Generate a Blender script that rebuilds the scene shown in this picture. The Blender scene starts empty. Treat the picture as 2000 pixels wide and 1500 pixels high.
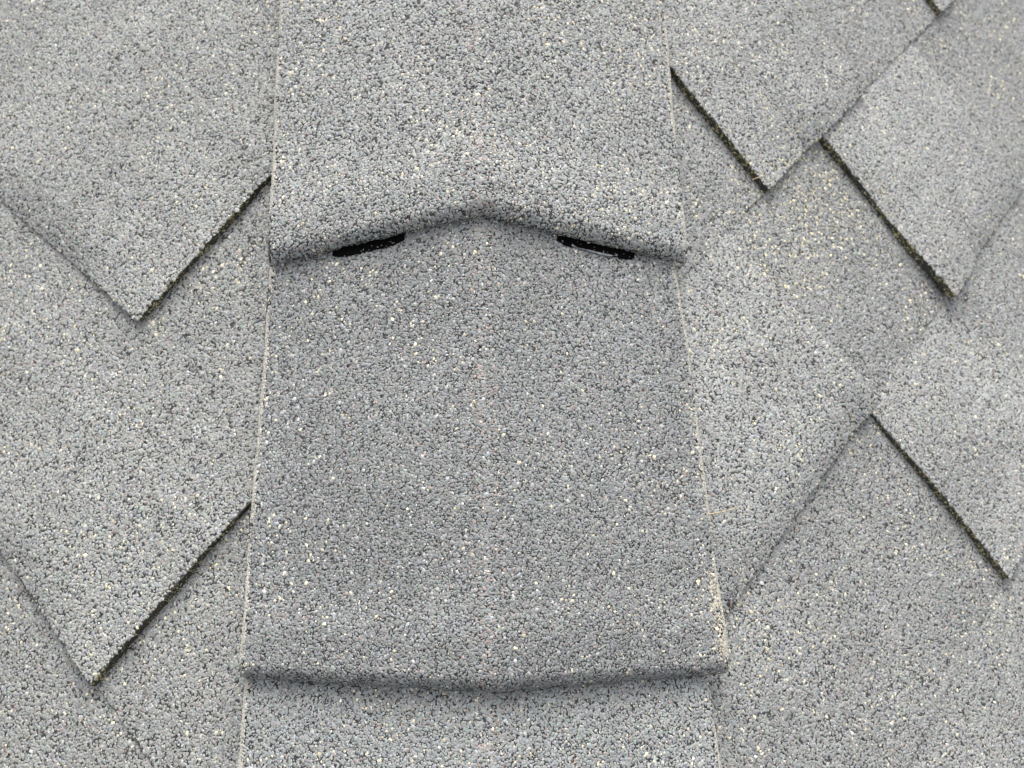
import bpy, math
import numpy as np

rng = np.random.default_rng(7)
sc = bpy.context.scene
MM = 0.001

# ------------------------------------------------------------------ frame of the hip
# hip frame: x across the hip, s up along the hip, h out of the roof.  World = rotation by BETA about x.
BETA = math.radians(25.5)
DEL = {'L': 0.41566, 'R': 0.41861}          # fall of each slope away from the hip line
PHI = {'L': 0.78848, 'R': 0.78230}          # direction of the courses in each slope
Z0 = 3.2
RB = np.array([[1, 0, 0],
               [0, math.cos(BETA), -math.sin(BETA)],
               [0, math.sin(BETA), math.cos(BETA)]])

def W(P):
    """hip frame (m) -> world (m)"""
    return np.asarray(P) @ RB.T + np.array([0, 0, Z0])

# ------------------------------------------------------------------ camera
from mathutils import Matrix
CM = np.array([[0.99718, 0.00509, -0.07489],
               [-0.02761, 0.9526, -0.30297],
               [0.0698, 0.30418, 0.95005]])
CC = np.array([-0.02137, 0.0, 0.47934])
cam_d = bpy.data.cameras.new("camera")
cam_o = bpy.data.objects.new("camera", cam_d)
sc.collection.objects.link(cam_o)
mw = RB @ CM
cw = W(CC)
cam_o.matrix_world = Matrix([list(mw[0]) + [cw[0]], list(mw[1]) + [cw[1]],
                             list(mw[2]) + [cw[2]], [0, 0, 0, 1]])
cam_d.sensor_width = 36.0
cam_d.lens = 36.014
cam_d.clip_start = 0.01
cam_d.clip_end = 1000
cam_d.dof.use_dof = True
cam_d.dof.focus_distance = 0.485
cam_d.dof.aperture_fstop = 14.0
sc.camera = cam_o

# ------------------------------------------------------------------ sky, sun, exposure
SUN_EL, SUN_AZ = math.radians(54), math.radians(0)
world = bpy.data.worlds.new("World")
sc.world = world
world.use_nodes = True
wn, wl = world.node_tree.nodes, world.node_tree.links
wn.clear()
w_out = wn.new('ShaderNodeOutputWorld')
w_bg = wn.new('ShaderNodeBackground')
w_hs = wn.new('ShaderNodeHueSaturation')
w_sky = wn.new('ShaderNodeTexSky')
w_sky.sky_type = 'NISHITA'
w_sky.sun_disc = False
w_sky.sun_elevation = SUN_EL
w_sky.sun_rotation = SUN_AZ
w_sky.dust_density = 4.0
w_hs.inputs['Saturation'].default_value = 0.16
wl.new(w_sky.outputs[0], w_hs.inputs['Color'])
wl.new(w_hs.outputs[0], w_bg.inputs['Color'])
wl.new(w_bg.outputs[0], w_out.inputs['Surface'])
w_bg.inputs['Strength'].default_value = 0.12

sun_d = bpy.data.lights.new("sun", 'SUN')
sun_d.energy = 1.2
sun_d.angle = math.radians(55)
sun_d.color = (1.0, 0.965, 0.91)
sun_o = bpy.data.objects.new("sun", sun_d)
sc.collection.objects.link(sun_o)
sun_o.rotation_euler = (-(math.pi / 2 - SUN_EL), 0, -SUN_AZ)
sun_o.location = (0, 3, 8)

sc.view_settings.view_transform = 'Standard'
sc.view_settings.look = 'None'
sc.view_settings.gamma = 1.0
sc.view_settings.exposure = 1.56
sc.view_settings.use_curve_mapping = False
sc.cycles.max_bounces = 6
sc.cycles.filter_width = 1.35

# ------------------------------------------------------------------ materials
def new_mat(name):
    m = bpy.data.materials.new(name)
    m.use_nodes = True
    nt = m.node_tree
    return m, nt, nt.nodes['Principled BSDF']

def mat_granule():
    m, nt, b = new_mat("mineral_granules")
    at = nt.nodes.new('ShaderNodeVertexColor'); at.layer_name = "col"
    tc = nt.nodes.new('ShaderNodeTexCoord')
    nz = nt.nodes.new('ShaderNodeTexNoise')
    nz.inputs['Scale'].default_value = 1900; nz.inputs['Detail'].default_value = 3
    mr = nt.nodes.new('ShaderNodeMapRange')
    mr.inputs['From Min'].default_value = 0.3; mr.inputs['From Max'].default_value = 0.7
    mr.inputs['To Min'].default_value = 0.72; mr.inputs['To Max'].default_value = 1.25
    mx = nt.nodes.new('ShaderNodeVectorMath'); mx.operation = 'SCALE'
    nt.links.new(tc.outputs['Object'], nz.inputs['Vector'])
    nt.links.new(nz.outputs['Fac'], mr.inputs['Value'])
    nt.links.new(at.outputs['Color'], mx.inputs[0])
    nt.links.new(mr.outputs['Result'], mx.inputs['Scale'])
    nt.links.new(mx.outputs['Vector'], b.inputs['Base Color'])
    b.inputs['Roughness'].default_value = 0.62
    b.inputs['Specular IOR Level'].default_value = 0.45
    return m

def mat_sheet():
    """granule-coated felt: fine stone pattern, tinted by the col attribute"""
    m, nt, b = new_mat("granule_coated_felt")
    at = nt.nodes.new('ShaderNodeVertexColor'); at.layer_name = "col"
    tc = nt.nodes.new('ShaderNodeTexCoord')
    vo = nt.nodes.new('ShaderNodeTexVoronoi'); vo.inputs['Scale'].default_value = 560
    ve = nt.nodes.new('ShaderNodeTexVoronoi'); ve.inputs['Scale'].default_value = 560
    ve.feature = 'DISTANCE_TO_EDGE'
    bw = nt.nodes.new('ShaderNodeRGBToBW')
    m1 = nt.nodes.new('ShaderNodeMapRange'); m1.inputs['To Min'].default_value = 0.6; m1.inputs['To Max'].default_value = 1.5
    m2 = nt.nodes.new('ShaderNodeMapRange'); m2.inputs['From Max'].default_value = 0.12
    m2.inputs['To Min'].default_value = 0.25; m2.inputs['To Max'].default_value = 1.0
    mu = nt.nodes.new('ShaderNodeMath'); mu.operation = 'MULTIPLY'
    mx = nt.nodes.new('ShaderNodeVectorMath'); mx.operation = 'SCALE'
    bp = nt.nodes.new('ShaderNodeBump'); bp.inputs['Strength'].default_value = 0.8; bp.inputs['Distance'].default_value = 0.0008
    L = nt.links.new
    L(tc.outputs['Object'], vo.inputs['Vector']); L(tc.outputs['Object'], ve.inputs['Vector'])
    L(vo.outputs['Color'], bw.inputs[0]); L(bw.outputs[0], m1.inputs['Value'])
    L(ve.outputs['Distance'], m2.inputs['Value'])
    L(m1.outputs[0], mu.inputs[0]); L(m2.outputs[0], mu.inputs[1])
    L(at.outputs['Color'], mx.inputs[0]); L(mu.outputs[0], mx.inputs['Scale'])
    L(mx.outputs[0], b.inputs['Base Color'])
    L(m2.outputs[0], bp.inputs['Height']); L(bp.outputs[0], b.inputs['Normal'])
    b.inputs['Roughness'].default_value = 0.85
    return m

def mat_plain(name, col, rough, noise=0.0, scale=600):
    m, nt, b = new_mat(name)
    b.inputs['Roughness'].default_value = rough
    tc = nt.nodes.new('ShaderNodeTexCoord')
    nz = nt.nodes.new('ShaderNodeTexNoise'); nz.inputs['Scale'].default_value = scale
    nz.inputs['Detail'].default_value = 4
    cr = nt.nodes.new('ShaderNodeValToRGB')
    cr.color_ramp.elements[0].position = 0.3; cr.color_ramp.elements[1].position = 0.7
    cr.color_ramp.elements[0].color = tuple(c * (1 - noise) for c in col) + (1,)
    cr.color_ramp.elements[1].color = tuple(min(1, c * (1 + noise)) for c in col) + (1,)
    bp = nt.nodes.new('ShaderNodeBump'); bp.inputs['Strength'].default_value = 0.5; bp.inputs['Distance'].default_value = 0.0005
    L = nt.links.new
    L(tc.outputs['Object'], nz.inputs['Vector']); L(nz.outputs['Fac'], cr.inputs['Fac'])
    L(cr.outputs['Color'], b.inputs['Base Color'])
    L(nz.outputs['Fac'], bp.inputs['Height']); L(bp.outputs[0], b.inputs['Normal'])
    return m

M_GRAN = mat_granule()
M_SHEET = mat_sheet()
M_EDGE = mat_plain("cut_asphalt_edge", (0.034, 0.032, 0.025), 0.75, 0.6)
M_TAR = mat_plain("black_sealant", (0.002, 0.002, 0.0022), 0.9, 0.4)
M_TAR.node_tree.nodes["Principled BSDF"].inputs["Specular IOR Level"].default_value = 0.04
M_FILM = mat_plain("dusty_release_film", (0.15, 0.155, 0.165), 0.5, 0.5, 500)
M_STRAW = mat_plain("dry_straw", (0.42, 0.33, 0.20), 0.7, 0.25, 500)
MATS = [M_GRAN, M_SHEET, M_EDGE]

# ------------------------------------------------------------------ noise helper (smooth, 2D, vectorised)
def _hash(i, j, k):
    v = np.sin(i * 127.1 + j * 311.7 + k * 74.7) * 43758.5453
    return v - np.floor(v)

def noise2(x, y, k=0):
    i, j = np.floor(x), np.floor(y)
    fx, fy = x - i, y - j
    fx, fy = fx * fx * (3 - 2 * fx), fy * fy * (3 - 2 * fy)
    a, b = _hash(i, j, k), _hash(i + 1, j, k)
    c, d = _hash(i, j + 1, k), _hash(i + 1, j + 1, k)
    return (a * (1 - fx) + b * fx) * (1 - fy) + (c * (1 - fx) + d * fx) * fy

def fbm(x, y, k=0):
    return (noise2(x, y, k) * 4 + noise2(x * 2.1, y * 2.1, k + 5) * 2 + noise2(x * 4.3, y * 4.3, k + 9)) / 7

# ------------------------------------------------------------------ surfaces
BASE = -12.9                                   # mm: deck of the shingle stack under the cap plane

def slope_pt(side, a, b, h):
    """a along the course, b down the slope, h off the slope (all mm) -> hip frame (m)"""
    ph, dl, sg = PHI[side], DEL[side], (-1 if side == 'L' else 1)
    dist = a * math.cos(ph) + b * math.sin(ph)
    s = a * math.sin(ph) - b * math.cos(ph)
    x = sg * (dist * math.cos(dl) + h * math.sin(dl))
    z = -dist * math.sin(dl) + BASE + h * math.cos(dl)
    return np.stack([x, s, z], -1) * MM

def in_view(P, margin):
    """keeps the granules of the part of the roof the photo can see, with some margin all round"""
    q = (P - CC) @ CM
    u = q[:, 0] / -q[:, 2] * 2000.79 / 1000
    v = q[:, 1] / -q[:, 2] * 2000.79 / 750
    return (np.abs(u) < 1 + margin) & (np.abs(v) < 1 + margin)

MARGIN = 0.08

# ------------------------------------------------------------------ granules
def hexgrid(u0, u1, v0, v1, sp):
    nv = int((v1 - v0) / (sp * 0.866)) + 1
    nu = int((u1 - u0) / sp) + 1
    j, i = np.meshgrid(np.arange(nv), np.arange(nu), indexing='ij')
    u = u0 + (i + 0.5 * (j % 2)) * sp
    v = v0 + j * sp * 0.866
    u = u + rng.normal(0, 0.24, u.shape) * sp
    v = v + rng.normal(0, 0.24, v.shape) * sp
    return u.ravel(), v.ravel()

_ring = np.arange(5) * math.pi * 0.4
GS = np.concatenate([np.stack([np.cos(_ring), np.sin(_ring), np.full(5, -0.34)], -1),
                     np.array([[0.46, 0.08, 0.20], [-0.46, -0.08, 0.20]])])
GF = np.array([[0, 1, 5], [1, 6, 5], [1, 2, 6], [2, 3, 6], [3, 4, 6], [4, 5, 6], [4, 0, 5]])

def granule_mesh(P, N, r):
    """irregular flat chips at P (hip frame, m) on normals N with radius r (mm)"""
    n = len(P)
    sh = np.repeat(GS[None], n, 0)
    sh[:, :, :2] *= rng.uniform(0.78, 1.22, (n, 7, 1))
    sh[:, :, 2] *= rng.uniform(0.75, 1.3, (n, 1))
    sh[:, 5:, 2] += rng.uniform(-0.10, 0.10, (n, 2))
    el = rng.uniform(1.0, 1.45, n)
    sh[:, :, 0] *= np.sqrt(el)[:, None]
    sh[:, :, 1] /= np.sqrt(el)[:, None]
    sh *= (r * MM)[:, None, None]
    Nt = N + rng.normal(0, 0.12, N.shape)
    Nt /= np.linalg.norm(Nt, axis=1, keepdims=True)
    t = rng.normal(0, 1, N.shape)
    T = t - (t * Nt).sum(1, keepdims=True) * Nt
    T /= np.linalg.norm(T, axis=1, keepdims=True)
    B = np.cross(Nt, T)
    V = P[:, None, :] + sh[:, :, 0:1] * T[:, None] + sh[:, :, 1:2] * B[:, None] + sh[:, :, 2:3] * Nt[:, None]
    F = GF[None] + (np.arange(n) * 7)[:, None, None]
    return V.reshape(-1, 3), F.reshape(-1, 3)

GREY = np.array([0.263, 0.265, 0.255])

def granule_colors(n, tone, pale, tint=(1, 1, 1)):
    """tone: (n,) brightness of the patch, pale: (n,) chance of a cream chip"""
    g = GREY * np.array(tint)
    c = g[None] * (tone * np.exp(rng.normal(0, 0.13, n)))[:, None]
    c *= 1 + rng.normal(0, 0.035, (n, 3))
    k = rng.random(n)
    def put(mask, col, sd):
        m = int(mask.sum())
        c[mask] = np.array(col) * np.exp(rng.normal(0, sd, m))[:, None]
    put(k < 0.06, (0.215, 0.232, 0.25), 0.22)
    put((k >= 0.06) & (k < 0.085), (0.27, 0.222, 0.20), 0.2)
    put((k >= 0.085) & (k < 0.115), (0.38, 0.38, 0.37), 0.15)
    put((k >= 0.12) & (k < 0.15), (0.13, 0.13, 0.133), 0.3)
    put(rng.random(n) < pale, (0.60, 0.54, 0.39), 0.16)
    return np.clip(c, 0.01, 0.85)

# ------------------------------------------------------------------ building one piece
class Piece:
    def __init__(self):
        self.V, self.Q, self.QM, self.T, self.TM, self.C, self.n = [], [], [], [], [], [], 0

    def add(self, V, C, quads=None, tris=None, mat=0):
        if quads is not None and len(quads):
            self.Q.append(np.asarray(quads) + self.n); self.QM.append(np.full(len(quads), mat))
        if tris is not None and len(tris):
            self.T.append(np.asarray(tris) + self.n); self.TM.append(np.full(len(tris), mat))
        self.V.append(V); self.C.append(C); self.n += len(V)

    def build(self, name, parent, mats=None):
        V = W(np.concatenate(self.V)) - np.array(parent['at'] if parent is not None else (0, 0, 0))
        C = np.concatenate(self.C)
        Q = np.concatenate(self.Q) if self.Q else np.zeros((0, 4), int)
        T = np.concatenate(self.T) if self.T else np.zeros((0, 3), int)
        me = bpy.data.meshes.new(name)
        me.vertices.add(len(V)); me.vertices.foreach_set('co', V.astype(np.float32).ravel())
        nl = Q.size + T.size
        me.loops.add(nl)
        me.loops.foreach_set('vertex_index', np.concatenate([Q.ravel(), T.ravel()]).astype(np.int32))
        me.polygons.add(len(Q) + len(T))
        st = np.concatenate([np.arange(len(Q)) * 4, Q.size + np.arange(len(T)) * 3]).astype(np.int32)
        me.polygons.foreach_set('loop_start', st)
        mi = np.concatenate(self.QM + self.TM).astype(np.int32)
        me.polygons.foreach_set('material_index', mi)
        ca = me.color_attributes.new("col", 'FLOAT_COLOR', 'POINT')
        ca.data.foreach_set('color', np.concatenate([C, np.ones((len(C), 1))], 1).astype(np.float32).ravel())
        for m in (mats or MATS):
            me.materials.append(m)
        me.update(calc_edges=True)
        me.validate()
        o = bpy.data.objects.new(name, me)
        sc.collection.objects.link(o)
        if parent is not None:
            o.parent = parent['obj']
        return o

def grid_quads(nu, nv):
    j, i = np.meshgrid(np.arange(nv - 1), np.arange(nu - 1), indexing='ij')
    a = (j * nu + i).ravel()
    return np.stack([a, a + 1, a + nu + 1, a + nu], -1)

def body(pc, top, bottom, nu, nv, col):
    """closed sheet from two nu*nv grids; side walls in the cut-edge material"""
    pc.add(top, col, quads=grid_quads(nu, nv), mat=1)
    black = np.full((len(bottom), 3), 0.02)
    pc.add(bottom, black, quads=grid_quads(nu, nv)[:, ::-1], mat=2)
    i = np.arange(nu); j = np.arange(nv)
    loop = np.concatenate([i, (j * nu + nu - 1)[1:], ((nv - 1) * nu + i[::-1])[1:], (j[::-1] * nu)[1:-1]])
    nx = np.roll(loop, -1)
    L = len(loop)
    k = np.arange(L)
    pc.add(np.concatenate([top[loop], bottom[loop]]), np.full((2 * L, 3), 0.02),
           quads=np.stack([k + L, (k + 1) % L + L, (k + 1) % L, k], -1), mat=2)

def surf_normals(fn, u, v, e=0.4):
    P = fn(u, v)
    du = fn(u + e, v) - fn(u - e, v)
    dv = fn(u, v + e) - fn(u, v - e)
    N = np.cross(du, dv)
    N /= np.linalg.norm(N, axis=1, keepdims=True)
    N[N[:, 2] < 0] *= -1
    return P, N

def coat(pc, fn, u, v, tone, pale, tint, size=1.0, recolor=None):
    P = fn(u, v)
    far_ = np.clip(np.linalg.norm(P - CC, axis=1) / 0.50, 1.0, 1.22)
    k = in_view(P, MARGIN) & (rng.random(len(u)) < far_ ** -1.7)
    u, v = u[k], v[k]
    if not len(u):
        return
    tone = tone[k] if isinstance(tone, np.ndarray) else np.full(len(u), tone)
    pale = pale[k] if isinstance(pale, np.ndarray) else np.full(len(u), pale)
    P, N = surf_normals(fn, u, v)
    r = np.clip(np.exp(rng.normal(math.log(0.725), 0.31, len(u))), 0.32, 1.5) * size * far_[k]
    P = P + N * (rng.uniform(-0.10, 0.18, len(u)) * MM)[:, None]
    C = granule_colors(len(u), tone, pale, tint)
    if recolor is not None:
        recolor(u, v, C, r)
    V, F = granule_mesh(P, N, r)
    pc.add(V, np.repeat(C, 7, 0), tris=F, mat=0)

def edge_coat(pc, A, Bp, out, n):
    """chips stuck in a cut edge: A top points, Bp bottom points, out = outward normals"""
    t = rng.random(n)
    f = rng.random(n) * (len(A) - 1)
    i = np.minimum(f.astype(int), len(A) - 2); f = (f - i)[:, None]
    pa = A[i] * (1 - f) + A[i + 1] * f
    pb = Bp[i] * (1 - f) + Bp[i + 1] * f
    P = pa * (1 - t)[:, None] + pb * t[:, None]
    k = in_view(P, MARGIN)
    P = P[k]
    if not len(P):
        return
    N = np.repeat(out[None], len(P), 0)
    n = len(P)
    q = rng.random(n)
    C = np.where((q < 0.46)[:, None], np.array([[0.42, 0.38, 0.20]]),
                 np.where((q < 0.80)[:, None], np.array([[0.15, 0.14, 0.09]]), np.array([[0.03, 0.03, 0.026]])))
    C = C * np.exp(rng.normal(0, 0.3, n))[:, None]
    r = np.clip(np.exp(rng.normal(math.log(0.72), 0.3, n)), 0.3, 1.15)
    V, F = granule_mesh(P, N, r)
    pc.add(V, np.repeat(C, 7, 0), tris=F, mat=0)

# ------------------------------------------------------------------ top-level things
def thing(name, label, cat, at, group=None):
    o = bpy.data.objects.new(name, None)
    sc.collection.objects.link(o)
    o.empty_display_size = 0.05
    at = tuple(float(t) for t in W(np.array(at)))
    o.location = at
    o['label'] = label; o['category'] = cat
    if group: o['group'] = group
    return {'obj': o, 'at': at}

SP = 1.09                                       # mean spacing of the granules, mm
T_BACK, T_TAB = 1.3, 5.2                        # lift of a course at its butt edge, thickness of a tab, mm

def clip_hip(side, b, near):
    return (near - b * math.sin(PHI[side])) / math.cos(PHI[side])

def slope_sheet(side, seed, top_line, bot_line, a0, a1, tab, tone, pale, far=False, skew=(0, 0), thick=T_TAB, under=(), below=(), above=(), step=T_BACK, dip=(64.0, 0.5)):
    """one backer strip or one tab of a laminated shingle.
    top_line / bot_line: b of the course lines as functions of a; a0, a1: ends along the course."""
    pc = Piece()
    over = 26.0                                 # tucked under the course above
    near = 42.0                                 # cut back under the hip caps
    def span(b):
        f = (b - bmid) / 140.0
        lo = np.maximum(a0 + skew[0] * f, clip_hip(side, b, near))
        return lo, np.maximum(a1 + skew[1] * f, lo + 2)
    am = 0.5 * (max(a0, 60) + a1)
    bmid = 0.5 * (top_line(am) + bot_line(am))
    def height(a, b):
        bt, bb = top_line(a), bot_line(a)
        h = step * (b - bt) / (bb - bt) + (thick * (1 - (0.74 * np.clip((b - bb + 26) / 26.0, 0, 1) ** 2 * np.clip((a - a0 - 6) / 60.0, 0, 1) if thick > 2 else 0.95 * np.clip((b - bb + 50) / 50.0, 0, 1))) if tab else 0)
        if tab:                                  # dips flush under a single layer of the course above
            cov = a * 0
            for ua, ub in above:
                cov = np.maximum(cov, np.clip(np.minimum(a - ua + 4, ub + 4 - a) / 26.0, 0, 1))
            h = h - 0.32 * np.clip(bt - b - 1.0, 0, 30)
            h = h - (thick - dip[1]) * np.clip(1 - (b - bt) / dip[0], 0, 1.15) * (1 - cov)
        # bends up over the tabs of the course below
        for ua, ub in below:
            h = h + T_TAB * np.clip(np.minimum(a - ua + 22, ub + 22 - a) / 22.0, 0, 1) * np.clip((b - bb + 70) / 70.0, 0, 1.1)
        return h + (fbm(a / 60.0 + seed * 3.1, b / 60.0, seed) - 0.5) * 1.6
    def fn(a, b):
        return slope_pt(side, a, b, height(a, b))
    cell = 60.0 if far else 11.0
    nu = int(min(a1 - max(a0, -200), 1100) / cell) + 2
    nv = int((143 + over) / cell) + 2
    uu, vv = np.meshgrid(np.linspace(0, 1, nu), np.linspace(0, 1, nv))
    uu, vv = uu.ravel(), vv.ravel()
    def ab(u, v):
        b = top_line(am) - over + v * (bot_line(am) - top_line(am) + over)
        lo, hi = span(b)
        a = lo + u * (hi - lo)
        bt, bb = top_line(a), bot_line(a)
        b = bt - over + v * (bb - bt + over)
        # uneven cut edges
        b = b + np.where(v > 0.999, (noise2(a / 9.0, a * 0 + seed, seed) - 0.5) * 1.5, 0)
        a = a + np.where((u < 0.001) | (u > 0.999), (fbm(b / 22.0, b * 0 + seed * 2, seed + 3) - 0.5) * 3.6, 0)
        return a, b
    a, b = ab(uu, vv)
    h = height(a, b)
    topP = slope_pt(side, a, b, h - 0.35)
    botP = slope_pt(side, a, b, h - ((T_TAB + 0.6) if tab else 5.2))
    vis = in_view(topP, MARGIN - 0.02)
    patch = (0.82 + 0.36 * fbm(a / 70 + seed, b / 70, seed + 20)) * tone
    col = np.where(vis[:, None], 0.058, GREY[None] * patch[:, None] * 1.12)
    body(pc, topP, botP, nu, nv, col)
    if not far:
        lo_all = float(np.min(a)); hi_all = float(np.max(a))
        u, v = hexgrid(lo_all, min(hi_all, 980), float(np.min(b)) , float(np.max(b)) + 1, SP)
        lo, hi = span(v)
        jag = rng.normal(0, 0.25, len(u))
        k = (u > lo + 0.25 + jag) & (u < hi - 0.25 + jag) & (v < bot_line(u) - 0.1 + jag) & (v > top_line(u) - 6)
        for ua, ub in under:                    # covered by this shingle's own tabs
            k &= ~((u > ua + 9) & (u < ub - 9))
        dist = u * math.cos(PHI[side]) + v * math.sin(PHI[side])
        k &= dist > 103
        u, v = u[k], v[k]
        tn = (0.80 + 0.40 * fbm(u / 70 + seed, v / 70, seed + 20)) * tone
        cl = fbm(u / 30 + seed * 7, v / 30, seed + 40)
        pl = pale * np.clip((cl - 0.34) * 5, 0.15, 3.2)
        coat(pc, fn, u, v, tn, pl, (1.0, 1.0, 0.985) if side == 'L' else (1, 1, 1), recolor=lambda uu_, vv_, C, r: spots(side, uu_, vv_, C))
        # chips in the cut edges (near end of a tab, butt edge)
        def strip(u_, v_):
            aa, bb2 = ab(u_, v_)
            hh = height(aa, bb2)
            return slope_pt(side, aa, bb2, hh - 0.2), slope_pt(side, aa, bb2, hh - (T_TAB if tab else 4.6))
        g = np.linspace(0, 1, 60)
        n_s = np.array([(-1 if side == 'L' else 1) * math.sin(DEL[side]), 0, math.cos(DEL[side])])
        if tab:
            A, Bp = strip(np.zeros(60), g)
            o = slope_pt(side, np.array([-1.0]), np.array([0.0]), np.array([0.0]))[0] - slope_pt(side, np.array([0.0]), np.array([0.0]), np.array([0.0]))[0]
            edge_coat(pc, A, Bp, o / np.linalg.norm(o), 620)
        A, Bp = strip(g, np.ones(60))
        o = slope_pt(side, np.array([0.0]), np.array([1.0]), np.array([0.0]))[0] - slope_pt(side, np.array([0.0]), np.array([0.0]), np.array([0.0]))[0]
        edge_coat(pc, A, Bp, o / np.linalg.norm(o), int(2.2 * max(0, min(a1, 900) - max(a0, 50))))
    return pc

# worn or stained patches of the sheets, plus one dark gap painted in: (side, a, b, radius, colour, share)
CREAM = (0.52, 0.47, 0.31)
WHITE = (0.41, 0.415, 0.42)
SPOTS = [
    ('R', 400, -60, 50, CREAM, 0.07), ('R', 362, -52, 42, CREAM, 0.035), ('R', 430, -20, 50, CREAM, 0.03),
    ('R', 340, -20, 34, CREAM, 0.035), ('R', 150, 90, 30, CREAM, 0.035), ('R', 300, 80, 20, CREAM, 0.035),
    ('L', 282, 9, (2.4, 9), WHITE, 0.6), ('L', 278, 18, (2.4, 7), WHITE, 0.4), ('L', 296, 23, (2.0, 9), WHITE, 0.5),
    ('L', 221, 3, (2.2, 9), WHITE, 0.5), ('L', 224, 8, (3, 5), WHITE, 0.35), ('L', 150, 70, (1.2, 7), WHITE, 0.4),
    ('R', 250, 20, (1.2, 9), WHITE, 0.4),
    ('R', 141, 69, 3.5, (0.07, 0.06, 0.045), 0.8),  # dark hole beside the cap edge, its shade painted into the chips
]
def spots(side, a, b, C):
    for s, sa, sb, rad, col, share in SPOTS:
        if s != side:
            continue
        ra, rb = rad if isinstance(rad, tuple) else (rad, rad)
        d = np.hypot((a - sa) / ra, (b - sb) / rb)
        m = (rng.random(len(a)) < share * np.clip(1.3 - d, 0, 1))
        C[m] = np.array(col) * np.exp(rng.normal(0, 0.15, int(m.sum())))[:, None]

# ------------------------------------------------------------------ the two slopes
def line(b, m=0.0, a_ref=0.0):
    return lambda a: b + m * (a - a_ref)

slopeR = thing("roof_slope", "grey shingled roof slope right of the caps, dark tab edges running down to the right",
               "roof slope", (0.22, 0.10, -0.105))
slopeL = thing("roof_slope", "grey shingled roof slope left of the caps, dark tab edges running down to the left",
               "roof slope", (-0.22, 0.10, -0.105))

R_LINES = [line(-503), line(-360), line(-217.5), line(-74.6), line(69.8), line(214.5), line(358), line(501)]
R_TABS = [[(420, 560)], [(250, 400), (560, 760)], [(365.7, 511), (654, 820)], [(-100, 320), (443.8, 603), (905, 980)],
          [(317, 476), (650, 770)], [(420, 560)], [(90, 250)]]
R_TONE = [(1.0, 1.0)] * 2 + [(0.97, 1.05), (0.92, 1.05), (0.95, 1.05)] + [(0.95, 1.02)] * 2
L_LINES = [line(-560), line(-417), line(-274), line(-124, -0.0476, 304), line(-6.8, 0.080, 315.7), line(142.4), line(286), line(429)]
L_TABS = [[(500, 640)], [(300, 440), (700, 850)], [(482, 660)], [(304, 640)], [(167.6, 470)], [(330, 500)], [(140, 300)]]
L_SKEW = {3: (5.5, 0), 4: (0.8, 0)}

def build_slope(side, par, lines, tabs, base_seed):
    for k in range(len(lines) - 1):
        tl, bl = lines[k], lines[k + 1]
        tb, tt = R_TONE[k] if side == 'R' else [(1.02, 1.05), (1.02, 1.05), (1.02, 1.05), (0.96, 1.03), (0.92, 0.95), (0.90, 0.92), (0.92, 0.94)][k]
        st = {('L', 3): 0.3, ('L', 2): 0.3, ('R', 4): 0.6}.get((side, k), T_BACK)
        dp = {('L', 3): (24.0, 1.0), ('L', 4): (64.0, 0.5)}.get((side, k), (64.0, 0.5))
        bw = tabs[k + 1] if k + 1 < len(tabs) else []
        pale = 0.035 if (side == 'R' and k == 3) else 0.022
        sh = slope_sheet(side, base_seed + k, tl, bl, -200, 985, False, tb, pale, under=tabs[k], step=st, below=[(304, 640)] if (side, k) == ('L', 2) else []).build("shingle", par)
        holder = {'obj': sh, 'at': par['at']}
        for q, (a0, a1) in enumerate(tabs[k]):
            sk = L_SKEW.get(k, (0, 0)) if side == 'L' else (0, 0)
            slope_sheet(side, base_seed + 50 + k * 5 + q, tl, bl, a0, a1, True, tt * (1.01 if (side, k, q) == ('R', 3, 0) else 1.0), 0.018, skew=sk, thick=1.5 if (side, k) == ('L', 2) else T_TAB, below=bw if side == 'R' else [(304, 640)] if k == 2 else [], above=(tabs[k - 1] if k and side == 'R' else [(0, 900)] if (side, k) == ('L', 3) else []), step=st, dip=dp).build("tab", holder)
        # the next shingle along the course, outside the picture
        slope_sheet(side, base_seed + 90 + k, tl, bl, 988, 1988, False, 1.0, 0.0, far=True).build("shingle", par)

build_slope('R', slopeR, R_LINES, R_TABS, 1)
build_slope('L', slopeL, L_LINES, L_TABS, 201)

def deck(side, par):
    pc = Piece()
    a = np.array([-900., 2000., 2000., -900.]); b = np.array([-900., -900., 900., 900.])
    ph = PHI[side]
    dist = np.array([0., 1500., 1500., 0.]); s = np.array([-900., -900., 1500., 1500.])
    aa = dist * math.cos(ph) + s * math.sin(ph)
    bb = dist * math.sin(ph) - s * math.cos(ph)
    top = slope_pt(side, aa, bb, np.full(4, -6.0)); bot = slope_pt(side, aa, bb, np.full(4, -24.0))
    order = [0, 1, 3, 2]
    body(pc, top[order], bot[order], 2, 2, np.full((4, 3), 0.09))
    pc.build("roof_deck", par)
deck('R', slopeR); deck('L', slopeL)

# ------------------------------------------------------------------ hip caps
caps = thing("hip_cap_row", "row of folded grey cap shingles along the hip, down the middle of the picture", "hip caps", (0, 0.13, -0.004))
RAP = 1.6                                        # rounding of the fold, mm
T_CAP, ROLL_S, ROLL_H = 9.8, 6.0, 7.6            # lift of the lower edge, rolled lip

FOLD = 2.6
def tand(x):
    return np.where(x < FOLD, math.tan(DEL['L']), math.tan(DEL['R']))

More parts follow.
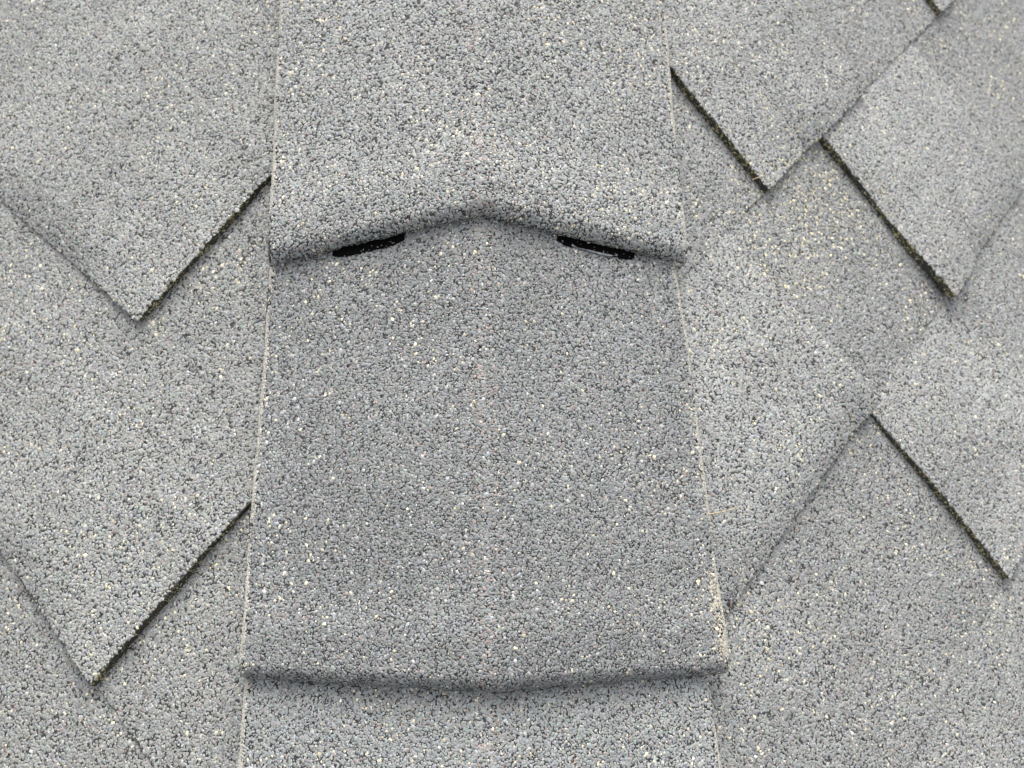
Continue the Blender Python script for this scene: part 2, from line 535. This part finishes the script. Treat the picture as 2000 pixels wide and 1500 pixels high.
def cap_piece(seed, edge, wl, wr, length, tone, tint, far=False, tan_band=None, roll=ROLL_S):
    """edge(x): s (mm) of the lower edge; wl, wr: half widths (functions of s, mm)"""
    pc = Piece()
    Lr = 9.8                                    # arc length of the lip
    def fn(x, v):
        vv = np.maximum(v, 0)
        th = np.clip(-v / Lr, 0, 1.05) * math.pi / 2
        s = edge(x) + ROLL_S + vv - ROLL_S + roll - roll * np.sin(th) + (fbm(x / 7.0, x * 0, seed + 2) - 0.5) * 1.3 * np.clip(1 - vv / 12.0, 0, 1)
        lift = (T_CAP - 3.5) - T_CAP * vv / 237.0 - ROLL_H * (1 - np.cos(th))
        lift = lift + (fbm(x / 70.0 + seed * 3, v / 70.0, seed) - 0.5) * (0.5 + 1.2 * np.clip(vv / 40.0, 0, 1))
        # a slight swell behind the lip
        lift = lift + 1.3 * np.exp(-((vv - 16) / 14.0) ** 2)
        w = np.where(x < 0, wl(s), wr(s))
        d = np.clip(np.abs(x) - (w - 2.2), 0, 3)
        h = -tand(x) * (np.sqrt((x - FOLD) ** 2 + RAP * RAP) - 0.75 * RAP + np.where(x < FOLD, FOLD, -FOLD) * np.clip(np.abs(x - FOLD) / 40.0, 0, 1) * -1.0) + lift - 0.32 * d * d
        return np.stack([x, s, h], -1) * MM
    nu, nv = (14, 8) if far else (44, 46)
    t = np.linspace(-1, 1, nu)
    vs = np.concatenate([np.linspace(-Lr, 0, 9)[:-1], np.linspace(0, length, nv - 8)]) if not far else np.linspace(-Lr, length, nv)
    tt, vv = np.meshgrid(t, vs)
    tt, vv = tt.ravel(), vv.ravel()
    s_ap = edge(tt * 0) + ROLL_S + np.maximum(vv, 0)
    x = np.where(tt < 0, tt * wl(s_ap), tt * wr(s_ap))
    x = x + np.where(np.abs(tt) > 0.999, (noise2(vv / 14.0, tt, seed) - 0.5) * 1.6, 0)
    topP = fn(x, vv)
    inner = fn(x, np.maximum(vv, 0.0))
    topP[:, 2] -= 0.35 * MM
    botP = inner.copy()
    botP[:, 2] -= np.where(vv < 0, 4.2, 5.2) * MM
    lipk = np.clip(-vv / Lr, 0, 1)
    botP[:, 1] += 0.0
    botP = np.where((vv < 0)[:, None], topP * lipk[:, None] + botP * (1 - lipk[:, None]) + np.array([0, 1.5, -0.4]) * MM, botP)
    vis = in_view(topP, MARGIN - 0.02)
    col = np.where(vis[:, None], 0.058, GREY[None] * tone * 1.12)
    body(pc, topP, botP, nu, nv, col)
    if not far:
        wmax = 132.0
        u, v = hexgrid(-wmax, wmax, -Lr, min(length, 262), SP)
        s = edge(u) + ROLL_S + np.maximum(v, 0)
        jag = rng.normal(0, 0.3, len(u))
        k = (u > -wl(s) + jag) & (u < wr(s) + jag)
        u, v, s = u[k], v[k], s[k]
        tn = (0.82 + 0.36 * fbm(u / 70 + seed, v / 70, seed + 20)) * tone
        cl = fbm(u / 28 + seed * 7, v / 28, seed + 40)
        pl = (0.034 if seed in (301, 304) else 0.013) * np.clip((cl - 0.34) * 5, 0.15, 3.0)
        def recolor(uu, vv_, C, r):
            ss = edge(uu) + ROLL_S + np.maximum(vv_, 0)
            e = np.where(uu < 0, uu + wl(ss), wr(ss) - uu)
            # worn fold: a few rusty and bare chips along the crease
            m = (np.abs(uu - FOLD) < 7) & (rng.random(len(uu)) < 0.10)
            C[m] = np.array([0.27, 0.222, 0.20]) * np.exp(rng.normal(0, 0.2, int(m.sum())))[:, None]
            # dusty cut edge on both sides
            n = noise2(ss / 26.0, np.sign(uu) * 3.0, seed + 60)
            m = (e < 1.0 + 2.0 * n) & (rng.random(len(uu)) < 0.45 + 0.5 * n)
            C[m] = np.array([0.41, 0.385, 0.335]) * np.exp(rng.normal(0, 0.14, int(m.sum())))[:, None]
            r[m] *= 0.8
            if tan_band is not None:
                s0, s1, wb = tan_band
                f = np.clip(np.minimum(ss - s0, s1 - ss) / 3.0, 0, 1)
                m = (uu > 0) & (rng.random(len(uu)) < f * np.clip(1.2 - e / wb, 0, 0.72))
                C[m] = np.array([0.37, 0.335, 0.27]) * np.exp(rng.normal(0, 0.17, int(m.sum())))[:, None]
        coat(pc, fn, u, v, tn, pl, tint, recolor=recolor)
        # fine dust chips right along the two side edges
        for sg in (-1, 1):
            n = 3200
            v2 = rng.uniform(0, 250, n)
            s2 = edge(np.zeros(n)) + ROLL_S + v2
            w2 = wl(s2) if sg < 0 else wr(s2)
            u2 = sg * (w2 - np.abs(rng.normal(0, 0.8, n)))
            keep = noise2(s2 / 26.0, np.full(n, sg * 3.0), seed + 60) > 0.30
            def dust(uu, vv_, C, r):
                C[:] = np.array([0.42, 0.40, 0.35]) * np.exp(rng.normal(0, 0.13, len(uu)))[:, None]
                r *= 0.66
            coat(pc, fn, u2[keep], v2[keep], tone, 0.0, (1, 1, 1), recolor=dust)
    return pc, fn

def half(c0, c1, s0, s1):
    return lambda s: c0 + (c1 - c0) * np.clip((s - s0) / (s1 - s0), -0.3, 1.3) + (fbm(s / 34.0, s * 0 + c0, 77) - 0.5) * 3.0

def edge_curve(sc_, sl, sr, wl_, wr_):
    def f(x):
        x = x - FOLD
        t = np.where(x < 0, -x / wl_, x / wr_)
        return np.where(x < 0, sc_ + (sl - sc_) * t, sc_ + (sr - sc_) * t)
    return f

BLUE = (0.985, 0.997, 1.014)
CAPS = [
    # seed, edge(center, left, right), widths, tone, tint, band
    (301, edge_curve(245, 239, 243, 112, 123), half(112, 114.5, 250, 415), half(123.5, 124, 250, 415), 1.0, (0.995, 1.0, 1.0), None),
    (302, edge_curve(8, 18.5, 15, 114, 126), half(116.8, 112.3, 30, 235), half(127.0, 117.8, 20, 235), 0.77, BLUE, (20, 66, 8.0)),
    (303, edge_curve(-229, -221, -223, 114, 120), half(118, 116, -220, 10), half(122, 117.6, -120, 14), 0.95, (0.98, 1.0, 1.015), None),
    (304, edge_curve(484, 477, 480, 114, 122), half(114, 115, 480, 700), half(123, 123, 480, 700), 1.0, (0.995, 1.0, 1.0), None),
]
cap_fn = {}
for seed, ed, wl_, wr_, tone, tint, band in CAPS:
    pc, fn = cap_piece(seed, ed, wl_, wr_, 262.0, tone, tint, tan_band=band, roll=8.5 if seed == 301 else 7.0)
    o = pc.build("cap_shingle", caps)
    cap_fn[seed] = (fn, ed, o)
cap_fn[301][2]['label'] = "upper cap shingle with a lifted dark lip over two black gaps"
cap_fn[302][2]['label'] = "middle cap shingle with a dusty tan strip at its lower right edge"
for i in range(4):
    for off in ((-466 - 237 * i),) if i < 2 else ((721 + 237 * (i - 2)),):
        pc, fn = cap_piece(310 + i, edge_curve(off, off + 7, off + 7, 114, 122), half(116, 116, 0, 1), half(122, 122, 0, 1), 262.0, 1.0, BLUE, far=True)
        pc.build("cap_shingle", caps)

# ---- black sealant dashes showing under the lip of the upper cap
cap2_fn, cap2_edge, cap2_o = cap_fn[302]
cap2_holder = {'obj': cap2_o, 'at': caps['at']}
def on_cap2(x, s, dh):
    v = s - cap2_edge(x) - ROLL_S
    P = cap2_fn(x, v)
    P[:, 2] += dh * MM
    return P
def slab(name, x0, x1, s_lo, s_hi, thick, mat, rag, seed):
    """flat strip on the middle cap between x0 and x1; s_lo/s_hi functions of x"""
    pc = Piece()
    nu, nv = 40, 5
    xx, tt = np.meshgrid(np.linspace(x0, x1, nu), np.linspace(0, 1, nv))
    xx, tt = xx.ravel(), tt.ravel()
    en = np.clip(np.minimum(xx - x0, x1 - xx) / 9.0, 0, 1)
    lo = s_lo(xx) + (fbm(xx / 7.0, xx * 0 + seed, seed) - 0.5) * rag * 2.4 + (1 - en) ** 2 * 2.0
    s = lo + tt * (s_hi(xx) - lo)
    x = xx + np.where((xx <= x0) | (xx >= x1), (noise2(s / 1.5, s * 0, seed + 1) - 0.5) * 1.2, 0)
    bump = (noise2(x / 4.0, s / 3.0, seed) - 0.5) * 0.5
    top = on_cap2(x, s, thick + bump)
    bot = on_cap2(x, s, thick * 0 - 0.6)
    body(pc, top, bot, nu, nv, np.full((nu * nv, 3), 0.02))
    if name == "sealant_strip":                 # grit stuck in the tar
        gx = rng.uniform(x0 + 2, x1 - 2, 13)
        gs = s_lo(gx) + np.abs(rng.normal(0.4, 1.3, 13))
        P = on_cap2(gx, gs, thick + 0.3)
        V, F = granule_mesh(P, np.tile(np.array([[0, 0.0, 1.0]]), (13, 1)), rng.uniform(0.25, 0.6, 13))
        pc.add(V, np.repeat(np.tile(np.array([[0.11, 0.11, 0.10]]), (13, 1)) * rng.uniform(0.3, 1.6, (13, 1)), 7, 0), tris=F, mat=0)
        return pc.build(name, cap2_holder, mats=[M_GRAN, mat, mat])
    return pc.build(name, cap2_holder, mats=[mat, mat, mat])
e1 = cap_fn[301][1]
slab("sealant_strip", -77, -37, lambda x: e1(x) - 6.4, lambda x: e1(x) + 14, 1.0, M_TAR, 0.5, 3)
slab("sealant_strip", 45, 91, lambda x: e1(x) - 6.2, lambda x: e1(x) + 14, 1.0, M_TAR, 0.8, 9)
slab("release_film", 53, 80, lambda x: e1(x) - 6.9, lambda x: e1(x) - 6.0, 1.2, M_FILM, 0.9, 14)

# ------------------------------------------------------------------ loose bits lying on the roof
def stalk(label, pts, rad):
    """thin dry stalk through hip-frame points (mm)"""
    P = np.array(pts, float) * MM
    t = np.linspace(0, len(P) - 1, 14)
    Q = np.stack([np.interp(t, np.arange(len(P)), P[:, i]) for i in range(3)], -1)
    d = np.gradient(Q, axis=0); d /= np.linalg.norm(d, axis=1, keepdims=True)
    up = np.array([0, 0, 1.0])
    s1 = np.cross(d, up); s1 /= np.linalg.norm(s1, axis=1, keepdims=True)
    s2 = np.cross(d, s1)
    k = np.arange(6) * math.pi / 3
    rr = rad * MM * (1 - 0.55 * np.linspace(0, 1, 14))
    V = Q[:, None] + (np.cos(k)[None, :, None] * s1[:, None] + np.sin(k)[None, :, None] * s2[:, None]) * rr[:, None, None]
    i, j = np.meshgrid(np.arange(13), np.arange(6), indexing='ij')
    i, j = i.ravel(), j.ravel()
    q = np.stack([i * 6 + j, i * 6 + (j + 1) % 6, (i + 1) * 6 + (j + 1) % 6, (i + 1) * 6 + j], -1)
    pc = Piece()
    base = W(Q[0])
    pc.add(V.reshape(-1, 3), np.full((84, 3), 0.4), quads=q, mat=0)
    o = pc.build("dry_stalk", {'obj': None, 'at': tuple(base)}, mats=[M_STRAW])
    o.location = tuple(base)
    o['label'] = label; o['category'] = 'dry stalk'
    return o

def on_slope(side, a, b, h):
    return tuple(slope_pt(side, np.array([float(a)]), np.array([float(b)]), np.array([float(h)]))[0] * 1000)

stalk("thin straw-coloured stalk lying across the right edge of the middle cap", [(120, 94.6, -44.0), (131, 97, -50.0), (142, 101, -57.0)], 0.35)
stalk("short pale fibre caught on the dark tab edge beside the upper cap", [on_slope('R', 360, -87, 5.5), on_slope('R', 365, -85, 8.0), on_slope('R', 370, -85.5, 8.0)], 0.22)
stalk("faint upright hair-thin stalk on the tab at the upper right", [on_slope('R', 461, -98, 7.0), on_slope('R', 456, -94, 7.6), on_slope('R', 450, -90, 7.2)], 0.18)
stalk("thin bent stalk on the left tab at the picture's left edge", [on_slope('L', 366, 86, 7.5), on_slope('L', 358, 76, 8.2), on_slope('L', 354, 67, 7.4)], 0.28)
